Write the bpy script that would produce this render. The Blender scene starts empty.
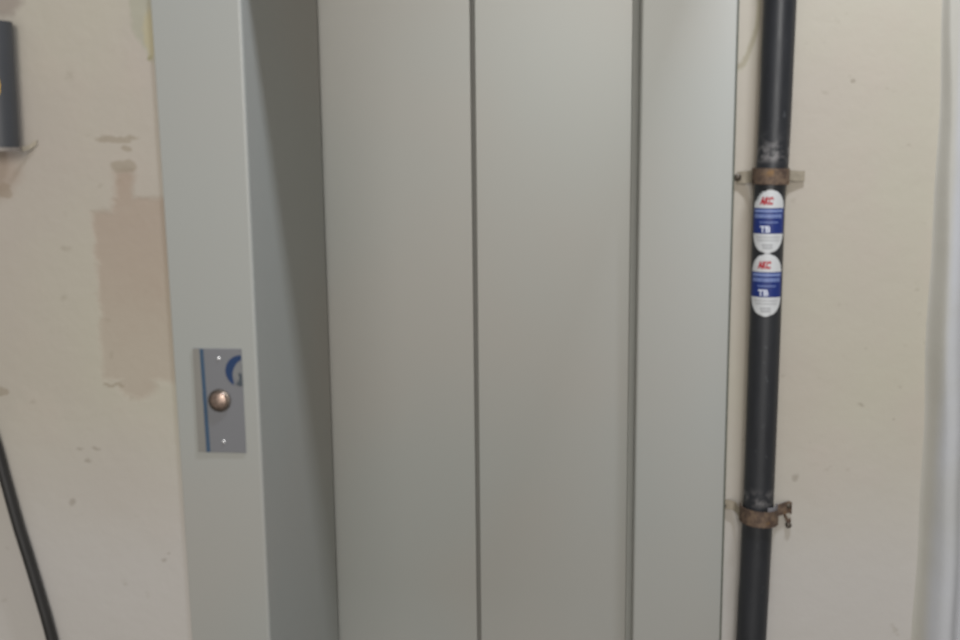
import bpy, bmesh, math, random
from mathutils import Vector, Matrix
random.seed(4)
scene = bpy.context.scene
col = scene.collection
PI = math.pi

# ---------------------------------------------------------------- camera
F_PX = 1050.0
EYE_Z = 1.5185
cam_d = bpy.data.cameras.new('camera')
cam = bpy.data.objects.new('camera', cam_d); col.objects.link(cam)
cam_d.sensor_fit = 'HORIZONTAL'; cam_d.sensor_width = 36.0
cam_d.lens = F_PX / 960.0 * 36.0
cam_d.clip_start = 0.02
yaw = math.atan(120.0 / F_PX); pitch = math.atan(F_PX / 6400.0); roll = math.radians(0.609)
fw = Vector((-math.sin(yaw) * math.cos(pitch), math.cos(yaw) * math.cos(pitch), -math.sin(pitch)))
r0 = Vector((math.cos(yaw), math.sin(yaw), 0.0)); u0 = r0.cross(fw)
rr = r0 * math.cos(roll) - u0 * math.sin(roll)
uu = u0 * math.cos(roll) + r0 * math.sin(roll)
rot = Matrix((rr, uu, -fw)).transposed()
cam.matrix_world = Matrix.Translation((0, -1.5, EYE_Z)) @ rot.to_4x4()
cam_d.dof.use_dof = True                      # a phone picture slightly out of focus
cam_d.dof.focus_distance = 4.0
cam_d.dof.aperture_fstop = 6.5
scene.camera = cam

# ---------------------------------------------------------------- world, lights, exposure
world = bpy.data.worlds.new('lobby_air'); scene.world = world
world.use_nodes = True
bg = world.node_tree.nodes['Background']
bg.inputs[0].default_value = (1.0, 0.98, 0.95, 1); bg.inputs[1].default_value = 0.22

def area_light(name, loc, target, sx, sy, power, color):
    d = bpy.data.lights.new(name, 'AREA'); d.shape = 'RECTANGLE'; d.size = sx; d.size_y = sy
    d.energy = power; d.color = color
    o = bpy.data.objects.new(name, d); col.objects.link(o); o.location = loc
    o.rotation_euler = (Vector(target) - Vector(loc)).to_track_quat('-Z', 'Y').to_euler()
    return o
area_light('landing_window_light', (0.08, -3.6, 2.40), (0.0, 0.2, 1.45), 1.1, 0.9, 48, (1.0, 0.985, 0.955))
area_light('low_fill_light', (0.0, -3.9, 1.05), (0.0, 0.0, 1.10), 3.2, 1.6, 25, (1.0, 0.965, 0.93))  # unseen low fill, added to brighten the lower walls
lamp = area_light('ceiling_lamp_light', (0.36, -0.68, 3.00), (-0.2, -0.2, 1.2), 0.3, 0.09, 29, (0.80, 0.87, 1.0))
lamp.rotation_euler = (math.radians(20), 0, 0)

scene.view_settings.view_transform = 'Standard'
scene.view_settings.look = 'None'
scene.view_settings.gamma = 1.0
scene.view_settings.use_curve_mapping = False
scene.view_settings.exposure = 0.0

# ---------------------------------------------------------------- helpers
def lin(r, g, b):
    f = lambda c: c / 12.92 if c <= 0.04045 else ((c + 0.055) / 1.055) ** 2.4
    return (f(r / 255), f(g / 255), f(b / 255), 1.0)

class Mat:
    """Small node-graph writer."""
    def __init__(s, name, rough=0.6, metal=0.0, base=(0.5, 0.5, 0.5, 1), spec=0.5):
        s.m = bpy.data.materials.new(name); s.m.use_nodes = True
        s.t = s.m.node_tree; s.b = s.t.nodes['Principled BSDF']
        s.b.inputs['Roughness'].default_value = rough; s.b.inputs['Metallic'].default_value = metal
        s.b.inputs['Base Color'].default_value = base
        s.b.inputs['Specular IOR Level'].default_value = spec
        tc = s.t.nodes.new('ShaderNodeTexCoord'); s.obj = tc.outputs['Object']
        sp = s.t.nodes.new('ShaderNodeSeparateXYZ'); s.t.links.new(s.obj, sp.inputs[0])
        s.x, s.y, s.z = sp.outputs
    def link(s, a, b):
        if isinstance(a, (int, float)): b.default_value = a
        elif isinstance(a, tuple): b.default_value = a
        else: s.t.links.new(a, b)
    def op(s, o, a, b=0.0, c=0.0):
        n = s.t.nodes.new('ShaderNodeMath'); n.operation = o
        for v, i in zip((a, b, c), n.inputs): s.link(v, i)
        return n.outputs[0]
    def ramp(s, v, a, b, lo=0.0, hi=1.0):
        n = s.t.nodes.new('ShaderNodeMapRange'); n.interpolation_type = 'SMOOTHSTEP'
        for q, i in zip((v, a, b, lo, hi), n.inputs): s.link(q, i)
        return n.outputs[0]
    def noise(s, scale, detail=3.0, rough=0.5, stretch=(1, 1, 1), seed=0.0):
        mp = s.t.nodes.new('ShaderNodeMapping'); s.link(s.obj, mp.inputs[0])
        mp.inputs['Scale'].default_value = stretch; mp.inputs['Location'].default_value = (seed, seed * 1.7, seed * .6)
        n = s.t.nodes.new('ShaderNodeTexNoise'); s.t.links.new(mp.outputs[0], n.inputs['Vector'])
        n.inputs['Scale'].default_value = scale; n.inputs['Detail'].default_value = detail; n.inputs['Roughness'].default_value = rough
        return n.outputs['Fac']
    def mix(s, f, a, b):
        n = s.t.nodes.new('ShaderNodeMix'); n.data_type = 'RGBA'
        s.link(f, n.inputs['Factor']); s.link(a, n.inputs['A']); s.link(b, n.inputs['B'])
        return n.outputs['Result']
    def color(s, v): s.link(v, s.b.inputs['Base Color']); return s
    def rough(s, v): s.link(v, s.b.inputs['Roughness']); return s
    def bump(s, h, strength, dist=0.002):
        n = s.t.nodes.new('ShaderNodeBump'); s.link(h, n.inputs['Height'])
        n.inputs['Strength'].default_value = strength; n.inputs['Distance'].default_value = dist
        s.t.links.new(n.outputs[0], s.b.inputs['Normal']); return s
    def box(s, x, z, x0, x1, z0, z1, soft):
        dx = s.op('SUBTRACT', s.op('ABSOLUTE', s.op('SUBTRACT', x, (x0 + x1) / 2)), abs(x1 - x0) / 2)
        dz = s.op('SUBTRACT', s.op('ABSOLUTE', s.op('SUBTRACT', z, (z0 + z1) / 2)), abs(z1 - z0) / 2)
        return s.ramp(s.op('MAXIMUM', dx, dz), soft, -soft)
    def blob(s, x, z, cx, cz, rx, rz, soft=0.3):
        a = s.op('POWER', s.op('DIVIDE', s.op('SUBTRACT', x, cx), rx), 2.0)
        c = s.op('POWER', s.op('DIVIDE', s.op('SUBTRACT', z, cz), rz), 2.0)
        return s.ramp(s.op('ADD', a, c), 1 + soft, 1 - soft)

# ---------------------------------------------------------------- materials
K = 0.8                                     # the left wall stands forward of the right one: distances from the eye scale by K
def L(x, y, z, k=K): return (x * k, -1.5 + (y + 1.5) * k, EYE_Z + (z - EYE_Z) * k)
def plaster_material(name, k=1.0):
    m = Mat(name, rough=0.75, spec=0.25)
    if k != 1.0:
        m.x = m.op('DIVIDE', m.x, k); m.z = m.op('ADD', m.op('DIVIDE', m.op('SUBTRACT', m.z, EYE_Z), k), EYE_Z)
    n1 = m.noise(3.0, 3, 0.5); n2 = m.noise(9, 4, 0.6, seed=3.1); n3 = m.noise(60, 3, 0.6, seed=1.3)
    east = m.ramp(m.x, -0.4, 0.1)
    base = m.mix(east, lin(176, 167, 155), lin(180, 171, 157))
    base = m.mix(m.ramp(n1, 0.35, 0.62, 0, 0.5), base, lin(182, 178, 158))
    base = m.mix(m.ramp(n2, 0.5, 0.72, 0, 0.22), base, lin(184, 170, 158))
    low = m.ramp(m.z, 1.20, 0.85, 0, 0.8)                           # greyer and slightly lighter towards the floor
    base = m.mix(m.op('MULTIPLY', low, m.ramp(n1, .3, .6, .4, 1)), base, lin(186, 181, 176))
    # ragged coordinates for stains
    w1 = m.noise(55, 3, 0.6, seed=8.0); w2 = m.noise(55, 3, 0.6, seed=15.0)
    xs = m.op('ADD', m.x, m.op('MULTIPLY', m.op('SUBTRACT', w1, 0.5), 0.020))
    zs = m.op('ADD', m.z, m.op('MULTIPLY', m.op('SUBTRACT', w2, 0.5), 0.020))
    # bare tan skim patch beside the jamb
    p = m.box(xs, zs, -0.753, -0.62, 1.172, 1.430, 0.007)
    p = m.op('MAXIMUM', p, m.box(xs, zs, -0.722, -0.62, 1.40, 1.450, 0.006))
    p = m.op('MAXIMUM', p, m.box(xs, zs, -0.717, -0.687, 1.43, 1.490, 0.008))
    p = m.op('MAXIMUM', p, m.blob(xs, zs, -0.700, 1.165, 0.030, 0.022, 0.6))
    base = m.mix(m.op('MULTIPLY', p, m.op('ADD', m.ramp(m.z, 1.18, 1.40, 0.42, 0.72), m.ramp(n2, .4, .7, 0, .18))), base, lin(164, 147, 131))
    s = m.blob(xs, zs, -0.708, 1.5365, 0.034, 0.0055)
    s = m.op('MAXIMUM', s, m.blob(xs, zs, -0.693, 1.524, 0.009, 0.005))
    s = m.op('MAXIMUM', s, m.blob(xs, zs, -0.699, 1.497, 0.020, 0.009))
    s = m.op('MAXIMUM', s, m.blob(xs, zs, -0.736, 1.166, 0.018, 0.002))
    s = m.op('MAXIMUM', s, m.blob(xs, zs, -0.889, 1.462, 0.012, 0.010))
    s = m.op('MAXIMUM', s, m.blob(xs, zs, -0.922, 1.152, 0.010, 0.009))
    base = m.mix(m.op('MULTIPLY', s, 0.65), base, lin(150, 138, 120))
    # brown smear under the cut pipe, yellowed gap at the jamb top
    base = m.mix(m.op('MULTIPLY', m.blob(xs, zs, -0.900, 1.500, 0.038, 0.045, 0.9), 0.6), base, lin(158, 138, 122))
    base = m.mix(m.op('MULTIPLY', m.blob(xs, zs, -0.872, 1.735, 0.034, 0.020, 0.6), 0.7), base, lin(140, 128, 118))
    # thin scratches and specks
    sc = m.ramp(m.noise(38, 2, 0.5, (1, 1, 1.4), seed=21.), 0.68, 0.80)
    base = m.mix(m.op('MULTIPLY', sc, 0.30), base, lin(140, 130, 112))
    k = m.blob(m.x, m.z, 0.3394, 1.6023, 0.0035, 0.003)
    for cx, cz, rx, rz in ((0.3694, 1.1527, .004, .003), (0.2851, 1.0438, .005, .006), (0.4152, 1.1347, .0025, .002),
                           (-0.8205, 0.9756, .005, .006), (-0.7735, 1.0622, .006, .003), (-0.79, 1.043, .005, .003),
                           (-0.80, 1.061, .006, .002), (-0.6735, 0.885, .003, .003), (-0.667, 0.898, .002, .002)):
        k = m.op('MAXIMUM', k, m.blob(xs, zs, cx, cz, rx, rz, 0.95))
    base = m.mix(m.op('MULTIPLY', k, 0.36), base, lin(120, 108, 92))
    # curved trowel line right of the frame
    d = m.op('SUBTRACT', m.op('ADD', m.op('POWER', m.op('DIVIDE', m.op('SUBTRACT', m.x, 0.165), 0.047), 2.0),
                              m.op('POWER', m.op('DIVIDE', m.op('SUBTRACT', zs, 1.70), 0.086), 2.0)), 1.0)
    arc = m.op('MULTIPLY', m.ramp(m.op('ABSOLUTE', d), 0.22, 0.02), m.ramp(m.x, 0.15, 0.16))
    base = m.mix(m.op('MULTIPLY', arc, 0.6), base, lin(146, 138, 112))
    # greenish skim at the top of the left jamb
    e = m.blob(xs, zs, -0.628, 1.745, 0.048, 0.105, 0.15)
    base = m.mix(m.op('MULTIPLY', e, 0.8), base, lin(163, 160, 142))
    e2 = m.blob(xs, zs, -0.646, 1.685, 0.010, 0.034, 0.6)
    e3 = m.blob(xs, zs, -0.6485, 1.652, 0.004, 0.004, 0.6)
    base = m.mix(m.op('MULTIPLY', e3, 0.6), base, lin(120, 118, 80))
    base = m.mix(m.op('MULTIPLY', e2, 0.45), base, lin(182, 168, 126))
    m.color(base)
    h = m.op('ADD', m.op('MULTIPLY', n2, 1.0), m.op('MULTIPLY', n3, 0.25))
    h = m.op('SUBTRACT', h, m.op('MULTIPLY', p, 0.4))
    m.bump(h, 0.35, 0.004)
    return m.m

def paint_material(name, c, rough):
    m = Mat(name, rough=rough, metal=0.14, spec=0.5)
    n = m.noise(2.2, 2, 0.5)
    warm = tuple(v * k for v, k in zip(c, (1.03, 0.995, 0.975))) + (1,)
    cool = tuple(v * k for v, k in zip(c, (0.99, 1.003, 1.005))) + (1,)
    m.color(m.mix(m.ramp(n, 0.35, 0.65), warm, cool))
    m.bump(m.noise(160, 2, 0.5), 0.03, 0.001)
    return m.m

def simple(name, c, rough, metal=0.0, vary=0.12, scale=30, spec=0.5):
    m = Mat(name, rough=rough, metal=metal, spec=spec)
    a = tuple(v * (1 - vary) for v in c[:3]) + (1,); b = tuple(min(1, v * (1 + vary)) for v in c[:3]) + (1,)
    m.color(m.mix(m.noise(scale, 3), a, b))
    return m.m

M_WALL = plaster_material('cream_plaster')
M_WALL_L = plaster_material('cream_plaster_left', K)
M_FRAME = paint_material('grey_frame_paint', lin(162, 162, 156)[:3], 0.46)
M_DOOR = paint_material('grey_door_paint', lin(165, 165, 159)[:3], 0.41)
M_SEAL = simple('dark_seal', lin(96, 98, 86), 0.8)
M_GROOVE_DARK = simple('groove_dark_grey', lin(118, 116, 110), 0.7, vary=0.03)
M_GROOVE = simple('groove_grey', lin(162, 162, 155), 0.7, vary=0.03)
M_SHAFT = simple('shaft_dark', lin(60, 60, 58), 0.9)
M_FLOOR = simple('floor_terrazzo', lin(120, 115, 108), 0.5, vary=0.25, scale=120)

def grey_wall_material():
    m = Mat('grey_white_plaster', rough=0.7, spec=0.25)
    n = m.noise(7, 3, 0.5)
    c = m.mix(m.ramp(n, .35, .65), lin(184, 184, 185), lin(180, 179, 176))
    m.color(m.mix(m.ramp(m.x, 0.480, 0.466), c, lin(179, 175, 164)))    # cream paint runs onto the pillar's edge
    m.bump(m.noise(14, 3), 0.3, 0.004)
    return m.m
M_WALL_R = grey_wall_material()

def pipe_material():
    m = Mat('black_pipe', rough=0.42, spec=0.5)
    n = m.noise(40, 4, 0.65, (1, 1, 0.25))
    c = m.mix(n, lin(30, 31, 33), lin(46, 47, 50))
    d1 = m.op('MULTIPLY', m.ramp(m.z, 1.492, 1.502), m.ramp(m.z, 1.540, 1.500))
    d2 = m.op('MULTIPLY', m.ramp(m.z, 1.012, 1.022), m.ramp(m.z, 1.045, 1.018))
    dust = m.op('MULTIPLY', m.op('MAXIMUM', d1, d2), m.ramp(m.noise(70, 3, .6, seed=4), .42, .62))
    c = m.mix(m.op('MULTIPLY', dust, 0.75), c, lin(128, 124, 122))
    sp = m.ramp(m.noise(150, 2, .5, (1, 1, .5), seed=9), .68, .76)
    c = m.mix(m.op('MULTIPLY', sp, 0.3), c, lin(110, 112, 114))
    m.color(c); m.rough(m.ramp(n, .3, .7, .36, .52))
    m.bump(m.noise(25, 2, .5, (1, 1, .3)), 0.12, 0.002)
    return m.m
M_PIPE = pipe_material()
M_CABLE = simple('black_cable_rubber', lin(38, 36, 34), 0.45, vary=0.3, scale=25)

def rust_material():
    m = Mat('rusted_steel', rough=0.7, metal=0.25)
    n = m.noise(90, 4, 0.65)
    c = m.mix(m.ramp(n, .35, .65), lin(80, 64, 54), lin(118, 98, 80))
    c = m.mix(m.ramp(m.noise(45, 3, .6, seed=5), .58, .68, 0, .7), c, lin(142, 108, 66))
    m.color(c); m.bump(n, 0.4, 0.001)
    return m.m
M_RUST = rust_material()
M_EAR = simple('dull_strap_steel', lin(152, 142, 124), 0.6, metal=0.2, vary=0.3, scale=140)
M_LINER = simple('packing_grey', lin(118, 116, 118), 0.8, vary=0.4, scale=60)
M_NAIL = simple('nail_steel', lin(88, 80, 70), 0.5, metal=0.6)
M_STEEL = simple('brushed_steel', lin(122, 122, 124), 0.55, metal=0.25, vary=0.03, scale=12)
M_STEEL_EDGE = simple('bare_steel_border', lin(136, 133, 126), 0.5, metal=0.25, vary=0.04, scale=14)
M_BLUE_LINE = simple('blue_line_print', lin(50, 76, 100), 0.5, vary=0.05)
M_BLUE = simple('blue_print', lin(6, 47, 90), 0.5, vary=0.06)
M_SLATE = simple('slate_print', lin(66, 74, 80), 0.5, vary=0.06)
M_LIGHTPRINT = simple('pale_print', lin(122, 122, 121), 0.5, vary=0.04)
M_BUTTON_REFLECTION = simple('button_metal_painted_reflection', lin(176, 154, 140), 0.30, metal=0.9, vary=0.75, scale=260)  # brown and pale noise paints a mottled reflection onto the button
M_RING = simple('button_ring_metal', lin(120, 112, 104), 0.3, metal=1.0, vary=0.05)
M_SCREW = simple('bright_screw', lin(235, 235, 235), 0.25, metal=0.7, vary=0.03)
M_LABEL = simple('white_label', lin(200, 200, 198), 0.45, vary=0.02)
M_LBLUE = simple('label_blue', lin(24, 44, 110), 0.45, vary=0.06)
M_LPALE = simple('label_pale_blue', lin(118, 134, 178), 0.45, vary=0.06)
M_LRED = simple('label_red', lin(168, 30, 42), 0.45, vary=0.06)
M_LGREY = simple('label_grey', lin(160, 160, 160), 0.45, vary=0.06)
M_LWHITE = simple('label_white_ink', lin(205, 208, 220), 0.45, vary=0.02)
M_YELLOW = simple('yellow_label', lin(226, 176, 50), 0.45, vary=0.05)

# ---------------------------------------------------------------- mesh helpers
def link_mesh(name, bm, mat, parent=None, smooth=False, kind=None):
    bmesh.ops.recalc_face_normals(bm, faces=bm.faces)
    me = bpy.data.meshes.new(name); bm.to_mesh(me); bm.free()
    if smooth:
        for p in me.polygons: p.use_smooth = True
        me.set_sharp_from_angle(angle=math.radians(40))
    me.materials.append(mat)
    o = bpy.data.objects.new(name, me); col.objects.link(o)
    if parent:
        o.parent = parent
        o.matrix_parent_inverse = Matrix.Translation(-root_loc(parent))
    if kind: o['kind'] = kind
    return o
def root_loc(o):
    v = Vector((0, 0, 0))
    while o is not None and o.type == 'EMPTY':
        v += o.location; o = o.parent
    return v if v.length else Vector((0, 0, 0))
def thing(name, label, cat, loc, group=None):
    o = bpy.data.objects.new(name, None); col.objects.link(o); o.location = loc; o.empty_display_size = 0.05
    o['label'] = label; o['category'] = cat
    if group: o['group'] = group
    return o
def part(name, bm, mat, parent, smooth=False, label=None):
    k = parent.get('forward') or (parent.parent and parent.parent.get('forward'))
    if k:
        for v in bm.verts: v.co = L(*v.co, k)
    o = link_mesh(name, bm, mat, None, smooth)
    o.parent = parent
    o.matrix_parent_inverse = Matrix.Translation(-parent.location) if parent.type == 'EMPTY' else Matrix.Identity(4)
    if label: o['label'] = label
    return o
def add_box(bm, x0, x1, y0, y1, z0, z1, bevel=0.0, seg=2):
    r = bmesh.ops.create_cube(bm, size=1.0)
    for v in r['verts']:
        v.co = Vector(((x0 + x1) / 2 + v.co.x * (x1 - x0), (y0 + y1) / 2 + v.co.y * (y1 - y0), (z0 + z1) / 2 + v.co.z * (z1 - z0)))
    if bevel:
        es = list({e for v in r['verts'] for e in v.link_edges})
        bmesh.ops.bevel(bm, geom=es, offset=bevel, segments=seg, profile=0.5, affect='EDGES')
def add_prism(bm, pts, z0, z1):
    """Closed XY outline raised from z0 to z1."""
    a = [bm.verts.new((x, y, z0)) for x, y in pts]; b = [bm.verts.new((x, y, z1)) for x, y in pts]
    n = len(pts)
    for i in range(n): bm.faces.new((a[i], a[(i + 1) % n], b[(i + 1) % n], b[i]))
    bm.faces.new(a[::-1]); bm.faces.new(b)
def add_plate(bm, pts, y0, y1):
    """Closed XZ outline with thickness y0..y1."""
    a = [bm.verts.new((x, y0, z)) for x, z in pts]; b = [bm.verts.new((x, y1, z)) for x, z in pts]
    n = len(pts)
    for i in range(n): bm.faces.new((a[i], a[(i + 1) % n], b[(i + 1) % n], b[i]))
    bm.faces.new(a[::-1]); bm.faces.new(b)
def add_tube(bm, pts, rad, seg=28, cap=True):
    """Tube through points; rad is a number or a list."""
    pts = [Vector(p) for p in pts]; rings = []
    ref = Vector((0, 1, 0))
    for i, p in enumerate(pts):
        t = (pts[min(i + 1, len(pts) - 1)] - pts[max(i - 1, 0)]).normalized()
        a = t.cross(ref).normalized(); b = t.cross(a).normalized()
        r = rad[i] if isinstance(rad, (list, tuple)) else rad
        rings.append([bm.verts.new(p + (a * math.cos(2 * PI * k / seg) + b * math.sin(2 * PI * k / seg)) * r) for k in range(seg)])
    for q, s in zip(rings, rings[1:]):
        for k in range(seg): bm.faces.new((q[k], q[(k + 1) % seg], s[(k + 1) % seg], s[k]))
    if cap: bm.faces.new(rings[0][::-1]); bm.faces.new(rings[-1])
def add_disc(bm, cx, cz, prof, seg=40):
    """Lathe about the Y axis: prof = [(radius, y), ...] from rim to centre."""
    rings = []
    for r, y in prof:
        rings.append([bm.verts.new((cx + r * math.cos(2 * PI * k / seg), y, cz + r * math.sin(2 * PI * k / seg))) for k in range(seg)])
    for q, s in zip(rings, rings[1:]):
        for k in range(seg): bm.faces.new((q[k], q[(k + 1) % seg], s[(k + 1) % seg], s[k]))
    bm.faces.new(rings[-1]); bm.faces.new(rings[0][::-1])
def spline(pts, n):
    """Catmull-Rom through points."""
    P = [Vector(p) for p in pts]; P = [2 * P[0] - P[1]] + P + [2 * P[-1] - P[-2]]; out = []
    for i in range(1, len(P) - 2):
        for k in range(n):
            t = k / n; a, b, c, d = P[i - 1:i + 3]
            out.append(0.5 * ((2 * b) + (c - a) * t + (2 * a - 5 * b + 4 * c - d) * t * t + (3 * b - a - 3 * c + d) * t ** 3))
    return out + [P[-2]]

# ================================================================ the setting
YL = -0.30                                  # face of the forward left wall
X0, X1, ZO = -0.495, 0.168, 2.12            # opening for the lift doors
bm = bmesh.new()
add_box(bm, X1, 2.0, 0, 0.20, 0, 2.9); add_box(bm, X0, X1, 0, 0.20, ZO, 2.9)
link_mesh('wall_back', bm, M_WALL, kind='structure')
bm = bmesh.new(); add_box(bm, -2.2, X0, YL, 0.20, 0, 2.9)
link_mesh('wall_left', bm, M_WALL_L, kind='structure')
bm = bmesh.new(); add_box(bm, -0.75, 2.0, 0.20, 0.26, 0, 2.9)
link_mesh('wall_shaft', bm, M_SHAFT, kind='structure')
bm = bmesh.new(); add_box(bm, -2.2, 2.0, -2.4, 0.26, -0.08, 0)
link_mesh('floor', bm, M_FLOOR, kind='structure')

# plastered pillar standing a little forward at the right, its edge rounded and thicker towards the floor
bm = bmesh.new()
NZ = 80
rows = []
for j in range(NZ + 1):
    z = 2.9 * j / NZ
    low = max(0.0, min(1.0, (1.72 - z) / 0.9))
    d = 0.012 + 0.024 * low + 0.002 * math.sin(z * 6 + 1)
    wob = 0.0014 * math.sin(z * 13 + .6) + 0.001 * math.sin(z * 29)
    xc = 0.4505 + (1.70 - z) * 0.0105 + wob
    w = 0.006 + 0.016 * low                            # how softly the edge rolls over
    w = 0.008 + 0.024 * low
    prof = [(xc, 0.02)]
    for k in range(0, 13):
        t = k / 12; e = t * t * (3 - 2 * t)
        prof.append((xc + w * t, -d * (0.35 * t + 0.65 * e)))
    x0 = prof[-1][0]
    for k in range(1, 31):
        x = x0 + 0.20 * (k / 30) ** 1.2
        u = x - x0
        prof.append((x, -d + low * (0.022 * math.exp(-((u - 0.029) / 0.012) ** 2)) - 0.003 * low * math.exp(-((u - 0.010) / 0.008) ** 2)))
    prof.append((2.0, -d))
    rows.append([bm.verts.new((x, y, z)) for x, y in prof] + [bm.verts.new((prof[-1][0], 0.02, z))])
for a, b in zip(rows, rows[1:]):
    n = len(a)
    for k in range(n): bm.faces.new((a[k], a[(k + 1) % n], b[(k + 1) % n], b[k]))
bm.faces.new(rows[0][::-1]); bm.faces.new(rows[-1])
link_mesh('wall_right', bm, M_WALL_R, smooth=True, kind='structure')

# ================================================================ lift door frame
FY = -0.012
fr = thing('elevator_entrance', 'grey painted lift entrance with closed two-panel metal door and deep left reveal', 'elevator door', (-0.16, 0, 0)); fr['kind'] = 'thing'
# left: face, then the reveal running back to the doors
FL = YL - 0.003                             # left jamb face
xa, xr = -0.5105, -0.4060
pts = [(xa, YL), (xa, FL + .0006), (xa + .0006, FL)]
pts += [(xr - 0.0035, FL), (xr - 0.0016, FL + .0006), (xr - 0.0005, FL + .0018), (xr, FL + .0038), (xr + .001, 0.022), (xr, 0.024), (xr - 0.03, 0.024), (xr - 0.03, YL)]
bm = bmesh.new(); add_prism(bm, pts, 0, 2.02)
for v in bm.verts:                          # the outer edge is not quite plumb
    if v.co.x < xa + .002: v.co.x -= (v.co.z - 1.32) * 0.0065
part('door_jamb', bm, M_FRAME, fr, label='left jamb with a wide face and a deep reveal')
xl = 0.0540
pts = [(0.1822, 0.0), (0.1822, FY + .001), (0.1812, FY), (xl + .004, FY), (xl + .0018, FY + .0006), (xl + .0005, FY + .002), (xl, FY + .004), (xl, 0.036), (xl + .03, 0.036), (xl + .03, 0.0)]
bm = bmesh.new(); add_prism(bm, pts, 0, 2.02)
part('door_jamb', bm, M_FRAME, fr, label='right jamb seen flat on')
bm = bmesh.new(); add_box(bm, xa, xr + .02, YL - 0.058, YL, 1.95, 2.14, 0.002); add_box(bm, xr - .02, 0.1822, YL - 0.058, 0.0, 1.95, 2.10, 0.002)
part('frame_header', bm, M_FRAME, fr)
bm = bmesh.new(); add_box(bm, 0.1822, 0.1850, -0.0085, 0.0, 0, 2.02, 0.001)
part('edge_seal', bm, M_SEAL, fr, label='thin dark green bead between the right jamb and the wall')

# ================================================================ sliding lift door
dr = fr
PYD = 0.034
def panel(x0, x1, y, label):
    bm = bmesh.new(); add_box(bm, x0, x1, y, y + 0.028, 0.008, 2.06, 0.0018, 3)
    return part('door_panel', bm, M_DOOR, dr, label=label)
XS = -0.1820
panel(-0.485, XS - 0.0028, PYD, 'left door panel beside the deep reveal')
panel(XS + 0.0028, 0.0455, PYD, 'right door panel, brighter near the top')
bm = bmesh.new(); add_box(bm, XS - .03, XS + .03, PYD + 0.0285, PYD + 0.034, 0.008, 2.06); add_box(bm, XS - .0028, XS + .0028, PYD + .006, PYD + .0285, 0.008, 2.06)
part('seam_strip', bm, M_GROOVE_DARK, dr, label='recessed strip in the seam between the panels')
bm = bmesh.new(); add_box(bm, 0.0456, 0.080, PYD + .005, PYD + .026, 0.008, 2.06)
part('seam_strip', bm, M_GROOVE, dr, label='recessed strip between the right panel and the jamb')

# ================================================================ call plate on the left jamb
KP = (1.5 + FL) / (1.5 + FY)               # the plate lies on the left jamb face
PY = FY - 0.0022
cp = thing('call_button_plate', 'small steel lift call plate with round button on the left jamb face', 'call button', L(-0.566, FY, 1.146, KP)); cp['forward'] = KP
bm = bmesh.new(); add_box(bm, -0.6035, -0.5285, PY, FY, 1.0660, 1.2265, 0.0008)
part('faceplate', bm, M_STEEL, cp)
bm = bmesh.new(); add_box(bm, -0.6033, -0.5915, PY - .0003, PY, 1.0664, 1.2262)
part('edge_strip', bm, M_STEEL_EDGE, cp)
bm = bmesh.new(); add_plate(bm, [(-0.5925, 1.2261), (-0.5868, 1.2261), (-0.5842, 1.0664), (-0.5897, 1.0664)], PY - .0004, PY)
part('blue_line', bm, M_BLUE_LINE, cp, label='thin blue vertical stripe')
bcx, bcz = -0.5652, 1.1475
bm = bmesh.new(); add_disc(bm, bcx, bcz, [(.0172, PY), (.0172, PY - .0030), (.0160, PY - .0040), (.0138, PY - .0040), (.0138, PY - .001)])
bt = part('button_ring', bm, M_RING, cp, True)
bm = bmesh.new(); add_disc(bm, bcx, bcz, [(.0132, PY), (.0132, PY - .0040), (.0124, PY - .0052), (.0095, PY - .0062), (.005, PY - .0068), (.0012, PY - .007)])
part('button', bm, M_BUTTON_REFLECTION, cp, True, label='round polished metal push button')
for sx, sz in ((-0.5637, 1.2118), (-0.5622, 1.0836)):
    bm = bmesh.new(); add_disc(bm, sx, sz, [(.0026, PY), (.0024, PY - .0010), (.0012, PY - .0016), (.0004, PY - .0017)], 16)
    part('screw', bm, M_SCREW, cp, True)
# round printed mark cut off by the plate's edge: blue crescent and a slate hook
def arc_band(cx, cz, a0, a1, r_out, r_in, n=40, xmax=None):
    o, i = [], []
    for k in range(n + 1):
        t = k / n; a = math.radians(a0 + (a1 - a0) * t)
        ro = r_out(t) if callable(r_out) else r_out; ri = r_in(t) if callable(r_in) else r_in
        f = lambda x: min(x, xmax) if xmax is not None else x
        o.append((f(cx + ro * math.cos(a)), cz + ro * math.sin(a))); i.append((f(cx + ri * math.cos(a)), cz + ri * math.sin(a)))
    return o + i[::-1]
lx, lz = -0.5295, 1.1925
bm = bmesh.new(); add_plate(bm, arc_band(lx, lz, 88, 238, 0.0245, lambda t: 0.0245 - 0.0115 * (math.sin(PI * min(1, t * .9 + .1)) ** .6) - .001), PY - .0004, PY)
bm2 = bmesh.new(); add_plate(bm2, [(lx + 0.0012 * math.cos(0), lz + .010)] + [(min(lx + .0145 * math.cos(math.radians(a)), -0.5288), lz + .0145 * math.sin(math.radians(a))) for a in range(95, 262, 8)] + [(-0.5288, lz - .012), (-0.5288, lz + .010)], PY - .0003, PY)
part('printed_mark', bm2, M_LIGHTPRINT, cp, label='pale middle of the printed mark')
mk = part('printed_mark', bm, M_BLUE, cp, label='dark blue crescent printed by the right edge')
bm = bmesh.new(); add_plate(bm, [(-0.5345, 1.1900), (-0.5300, 1.1900), (-0.5287, 1.1850), (-0.5287, 1.1700), (-0.5345, 1.1700), (-0.5395, 1.1735), (-0.5350, 1.1765), (-0.5330, 1.182)], PY - .0005, PY)
part('printed_mark', bm, M_SLATE, cp, label='slate grey hook inside the crescent')

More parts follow.
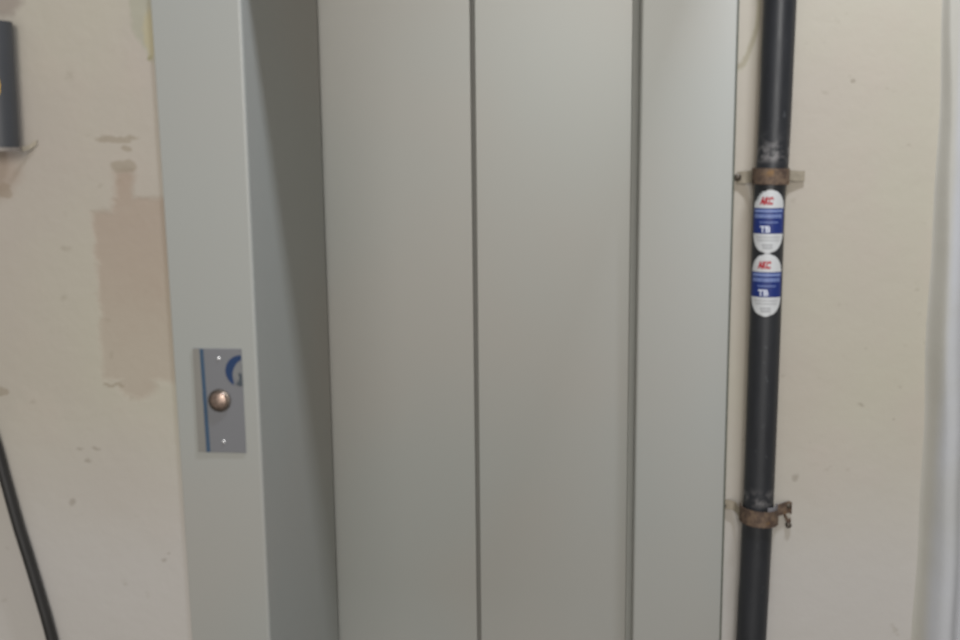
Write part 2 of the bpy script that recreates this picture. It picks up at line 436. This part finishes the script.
# ================================================================ black pipe with two stickers
PR = 0.0212
AX = [(0.212, -0.030, 0.0), (0.2252, -0.030, 0.814), (0.2264, -0.030, 0.868), (0.2280, -0.030, 0.974), (0.2290, -0.030, 1.06), (0.2296, -0.030, 1.265),
      (0.2294, -0.030, 1.430), (0.2310, -0.030, 1.478), (0.2328, -0.030, 1.52), (0.2347, -0.030, 1.705), (0.2390, -0.030, 2.20), (0.2420, -0.030, 2.88)]
def axis_x(z):
    for a, b in zip(AX, AX[1:]):
        if a[2] <= z <= b[2]:
            return a[0] + (b[0] - a[0]) * (z - a[2]) / (b[2] - a[2])
    return AX[-1][0]
pp = thing('conduit_pipe', 'upright black pipe with two stickers on the cream wall right of the lift', 'pipe', (0.214, -0.03, 0))
bm = bmesh.new()
add_tube(bm, spline(AX, 6), PR, 40)
part('pipe_body', bm, M_PIPE, pp, True)

def wrap(u, v, zc, ac, r):
    """(u along the girth, v up) -> point on the pipe's skin; ac = facing angle from -Y towards -X."""
    a = u / r + 0.0; z = zc + v
    ang = -PI / 2 - ac + a
    return Vector((axis_x(z) + r * math.cos(ang), -0.030 + r * math.sin(ang), z))
def wrapped(bm, outline_faces, zc, ac, r):
    for pl in outline_faces:
        try: bm.faces.new([bm.verts.new(wrap(u, v, zc, ac, r)) for u, v in pl])
        except ValueError: pass
def strip_rect(u0, u1, v0, v1, n=14):
    return [[(u0 + (u1 - u0) * k / n, v0), (u0 + (u1 - u0) * (k + 1) / n, v0), (u0 + (u1 - u0) * (k + 1) / n, v1), (u0 + (u1 - u0) * k / n, v1)] for k in range(n)]
def stadium(w, h, v0, v1, nv=26, nu=16):
    """Quads of a rounded-end label, clipped to v0..v1."""
    cap = h * 0.37
    def half(v):
        d = abs(v) - (h / 2 - cap)
        return w / 2 if d <= 0 else w / 2 * math.sqrt(max(0, 1 - (d / cap) ** 2))
    out = []
    for j in range(nv):
        a = v0 + (v1 - v0) * j / nv; b = v0 + (v1 - v0) * (j + 1) / nv
        wa, wb = half(a), half(b)
        for k in range(nu):
            s, t = k / nu * 2 - 1, (k + 1) / nu * 2 - 1
            out.append([(wa * s, a), (wa * t, a), (wb * t, b), (wb * s, b)])
    return out
def text_polys(txt, size, bold=0.0, shear=0.0, sx=1.0):
    c = bpy.data.curves.new('lettering', 'FONT'); c.body = txt; c.size = size; c.align_x = 'CENTER'; c.align_y = 'CENTER'
    c.offset = bold; c.shear = shear; c.resolution_u = 4
    o = bpy.data.objects.new('lettering', c); col.objects.link(o)
    bpy.context.view_layer.update()
    me = bpy.data.meshes.new_from_object(o.evaluated_get(bpy.context.evaluated_depsgraph_get()))
    b = bmesh.new(); b.from_mesh(me)
    for k in range(-16, 17):
        bmesh.ops.bisect_plane(b, geom=b.verts[:] + b.edges[:] + b.faces[:], plane_co=(k * .0012, 0, 0), plane_no=(1, 0, 0))
    polys = [[(v.co.x * sx, v.co.y) for v in f.verts] for f in b.faces]; b.free()
    bpy.data.objects.remove(o); bpy.data.curves.remove(c); bpy.data.meshes.remove(me)
    return polys
def sticker(zc, ac, label):
    w, h = 0.0490, 0.0862
    bm = bmesh.new(); wrapped(bm, stadium(w, h, -h / 2 + .0002, h / 2 - .0002), zc, ac, PR + .0003)
    bmesh.ops.remove_doubles(bm, verts=bm.verts, dist=1e-6)
    st = part('sticker', bm, M_LABEL, pp, True, label)
    top = h / 2
    y = lambda f: top - f * h
    def ink(name, polys, m, lvl):
        b = bmesh.new(); wrapped(b, polys, zc, ac, PR + .0003 + .00018 * lvl); bmesh.ops.remove_doubles(b, verts=b.verts, dist=1e-7)
        return part(name, b, m, st)
    sh = lambda polys, v, u=0: [[(a + u, b + v) for a, b in p] for p in polys]
    ink('blue_band', stadium(w - .0004, h, y(.69), y(.29), 4), M_LBLUE, 1)
    ink('red_logo', sh(text_polys('AKC', 0.0132, 0.0009, 0.15, 0.62), y(.185), -.0035), M_LRED, 1)
    ink('pale_stripe', strip_rect(-.021, .021, y(.355), y(.315)), M_LPALE, 2)
    rows = []
    random.seed(7)
    u = -.0205
    while u < .020:                                   # a line too small to read
        d = random.choice((.0022, .0028, .0032)); rows += strip_rect(u, min(.021, u + d), y(.445), y(.385), 2); u += d + .0007
    u = -.012
    while u < .012:
        d = random.choice((.0012, .0016)); rows += strip_rect(u, u + d, y(.525), y(.500), 2); u += d + .0007
    ink('small_print', rows, M_LPALE, 2)
    ink('size_letters', sh(text_polys('TB', 0.0115, 0.0005), y(.625), -.0038), M_LWHITE, 2)
    rows = []
    for f0, f1, hw in ((.735, .755, .016), (.785, .805, .014), (.85, .885, .007), (.895, .93, .006)):
        u = -hw
        while u < hw:
            d = random.choice((.0013, .0018, .0024)); rows += strip_rect(u, u + d, y(f1), y(f0), 2); u += d + .0006
    ink('small_print', rows, M_LGREY, 1)
    return st
sticker(1.4163, 0.17, 'upper white and blue sticker with red lettering')
sticker(1.3299, 0.17, 'lower white and blue sticker with red lettering')

# ================================================================ rusted pipe straps
def ribbon(bm, path, wid, thick, zoff=None):
    """Bent sheet strip: path of (x, y, z centre); width along z."""
    n = len(path); P = [Vector((p[0], p[1], 0)) for p in path]
    A = []
    for i in range(n):
        t = (P[min(i + 1, n - 1)] - P[max(i - 1, 0)]).normalized(); nn = Vector((t.y, -t.x, 0)) * thick / 2
        w = wid[i] if isinstance(wid, (list, tuple)) else wid
        z = path[i][2]
        A.append([bm.verts.new((P[i] + nn) + Vector((0, 0, z - w / 2))), bm.verts.new((P[i] + nn) + Vector((0, 0, z + w / 2))),
                  bm.verts.new((P[i] - nn) + Vector((0, 0, z + w / 2))), bm.verts.new((P[i] - nn) + Vector((0, 0, z - w / 2)))])
    for a, b in zip(A, A[1:]):
        for k in range(4): bm.faces.new((a[k], a[(k + 1) % 4], b[(k + 1) % 4], b[k]))
    bm.faces.new(A[0]); bm.faces.new(A[-1][::-1])

def strap(zc, cx, loose_r, label, tilt, wid, ears, nails, liner=False):
    t = thing('pipe_strap', label, 'pipe strap', (cx, -0.002, zc), 'rusted straps on the sticker pipe')
    path = []
    a0, a1 = math.radians(-200), math.radians(20)
    for k in range(33):
        a = a0 + (a1 - a0) * k / 32
        x = cx + loose_r * math.cos(a); y = -0.0295 + loose_r * 1.02 * math.sin(a)
        path.append((x, min(y, -0.003), zc - tilt * (x - cx)))
    bm = bmesh.new(); ribbon(bm, path, wid, 0.0016); part('band', bm, M_RUST, t, True)
    for e in ears:
        bm = bmesh.new(); ribbon(bm, spline(e[0], 6), e[1], 0.0016); part('ear', bm, M_EAR if e[2] else M_RUST, t, True)
    if liner:
        bm = bmesh.new(); ribbon(bm, [(cx + 0.0012 + (PR + .0022) * math.cos(a), -0.0295 + (PR + .0022) * math.sin(a), zc + wid / 2 - .001 - tilt * (PR + .004) * math.cos(a)) for a in [math.radians(-72 + 76 * k / 28) for k in range(29)]], 0.012, 0.0012)
        part('liner', bm, M_LINER, t, True, 'pale grey packing squeezed above the band')
    for nx, nz, r in nails:
        bm = bmesh.new(); add_disc(bm, nx, nz, [(r, -0.001), (r, -0.006), (r * .6, -0.0075), (r * .2, -.008)], 16)
        part('nail', bm, M_NAIL, t, True)
    return t
strap(1.4765, 0.2305, PR + 0.0026, 'upper rusted strap holding the black pipe, above both stickers', 0.02, 0.0215,
      [([(0.1895, -0.0030, 1.4735), (0.1960, -0.0060, 1.4742), (0.2030, -0.0095, 1.4748), (0.2090, -0.0190, 1.4760)], 0.0165, True),
       ([(0.2530, -0.0180, 1.4770), (0.2590, -0.0085, 1.4765), (0.2680, -0.0055, 1.4758), (0.2800, -0.0030, 1.4752)], 0.0140, True)],
      [(0.1900, 1.4745, 0.0050)])
strap(0.9985, 0.2300, PR + 0.0052, 'lower rusted strap holding the black pipe, with a bent right end', 0.05, 0.0230,
      [([(0.1815, -0.0030, 1.0020), (0.1900, -0.0060, 1.0028), (0.1990, -0.0085, 1.0010), (0.2060, -0.0230, 0.9950)], [0.0140] * 19, True),
       ([(0.2545, -0.0240, 0.9930), (0.2590, -0.0100, 0.9960), (0.2670, -0.0080, 0.9990), (0.2760, -0.0050, 1.0010), (0.2800, -0.0030, 0.9985)], 0.0175, False),
       ([(0.2700, -0.0030, 0.9900), (0.2745, -0.0060, 0.9810), (0.2790, -0.0040, 0.9800)], 0.0070, False)],
      [(0.1822, 1.0000, 0.0045), (0.2765, 0.9735, 0.0042), (0.2750, 1.0030, 0.004)], True)

# ================================================================ cut pipe at the upper left
cpz0, cpz1 = 1.5255, 1.7060
t = thing('pipe_stub', 'short dark grey pipe piece at the top left, cut at both ends', 'pipe', L(-0.862, -0.028, cpz0)); t['forward'] = K
bm = bmesh.new(); add_tube(bm, [(-0.8697, -0.028, cpz0), (-0.8685, -0.028, 1.56), (-0.8650, -0.028, cpz1 - .001), (-0.8649, -0.028, cpz1)], [0.0225, 0.0225, 0.0225, 0.0215], 40)
part('pipe_body', bm, simple('dark_grey_pipe', lin(58, 59, 61), 0.5, vary=0.12, scale=20), t, True)
bm = bmesh.new()
n = 12
for j in range(10):
    for k in range(n):
        q = []
        for dj, dk in ((0, 0), (0, 1), (1, 1), (1, 0)):
            v = (j + dj) / 10 * 2 - 1; hw = 0.40 * math.sqrt(max(0.0, 1 - v * v)) + 0.001
            a = math.radians(-80) + hw * ((k + dk) / n * 2 - 1)
            q.append(bm.verts.new((-0.8673 + 0.0229 * math.cos(a), -0.028 + 0.0229 * math.sin(a), 1.614 + v * 0.021)))
        bm.faces.new(q)
part('sticker', bm, M_YELLOW, t, True, 'yellow oval sticker')
t2 = thing('pipe_strap', 'dull strap end under the short pipe piece at the top left', 'pipe strap', L(-0.86, -0.002, 1.519)); t2['forward'] = K
path = [(-0.8695 + 0.0248 * math.cos(math.radians(a)), min(-0.028 + 0.0250 * math.sin(math.radians(a)), -.003), 1.5235) for a in range(-200, 21, 8)]
bm = bmesh.new(); ribbon(bm, path, 0.0055, 0.0016); part('band', bm, simple('grey_strap_steel', lin(124, 116, 108), .5, .2, .25, 120), t2, True)
bm = bmesh.new(); ribbon(bm, spline([(-0.8460, -0.018, 1.5235), (-0.8410, -0.007, 1.5260), (-0.8300, -0.003, 1.5330)], 6), 0.0075, 0.0016)
part('ear', bm, M_EAR, t2, True)

# ================================================================ loose black cable at the lower left
pts = [(-1.10, -0.010, 1.64), (-1.02, -0.010, 1.36), (-0.9640, -0.010, 1.175), (-0.9349, -0.010, 1.0768), (-0.9215, -0.010, 1.0100), (-0.9072, -0.010, 0.9389), (-0.8938, -0.010, 0.8812), (-0.8792, -0.010, 0.8146),
       (-0.8660, -0.010, 0.7472), (-0.84, -0.010, 0.58), (-0.825, -0.010, 0.10), (-0.82, -0.010, -0.36)]
bm = bmesh.new(); add_tube(bm, [L(*p) for p in spline(pts, 10)], 0.0086 * K, 20)
o = link_mesh('power_cable', bm, M_CABLE, smooth=True)
o['label'] = 'thick black cable slanting down the cream wall at the lower left'; o['category'] = 'cable'
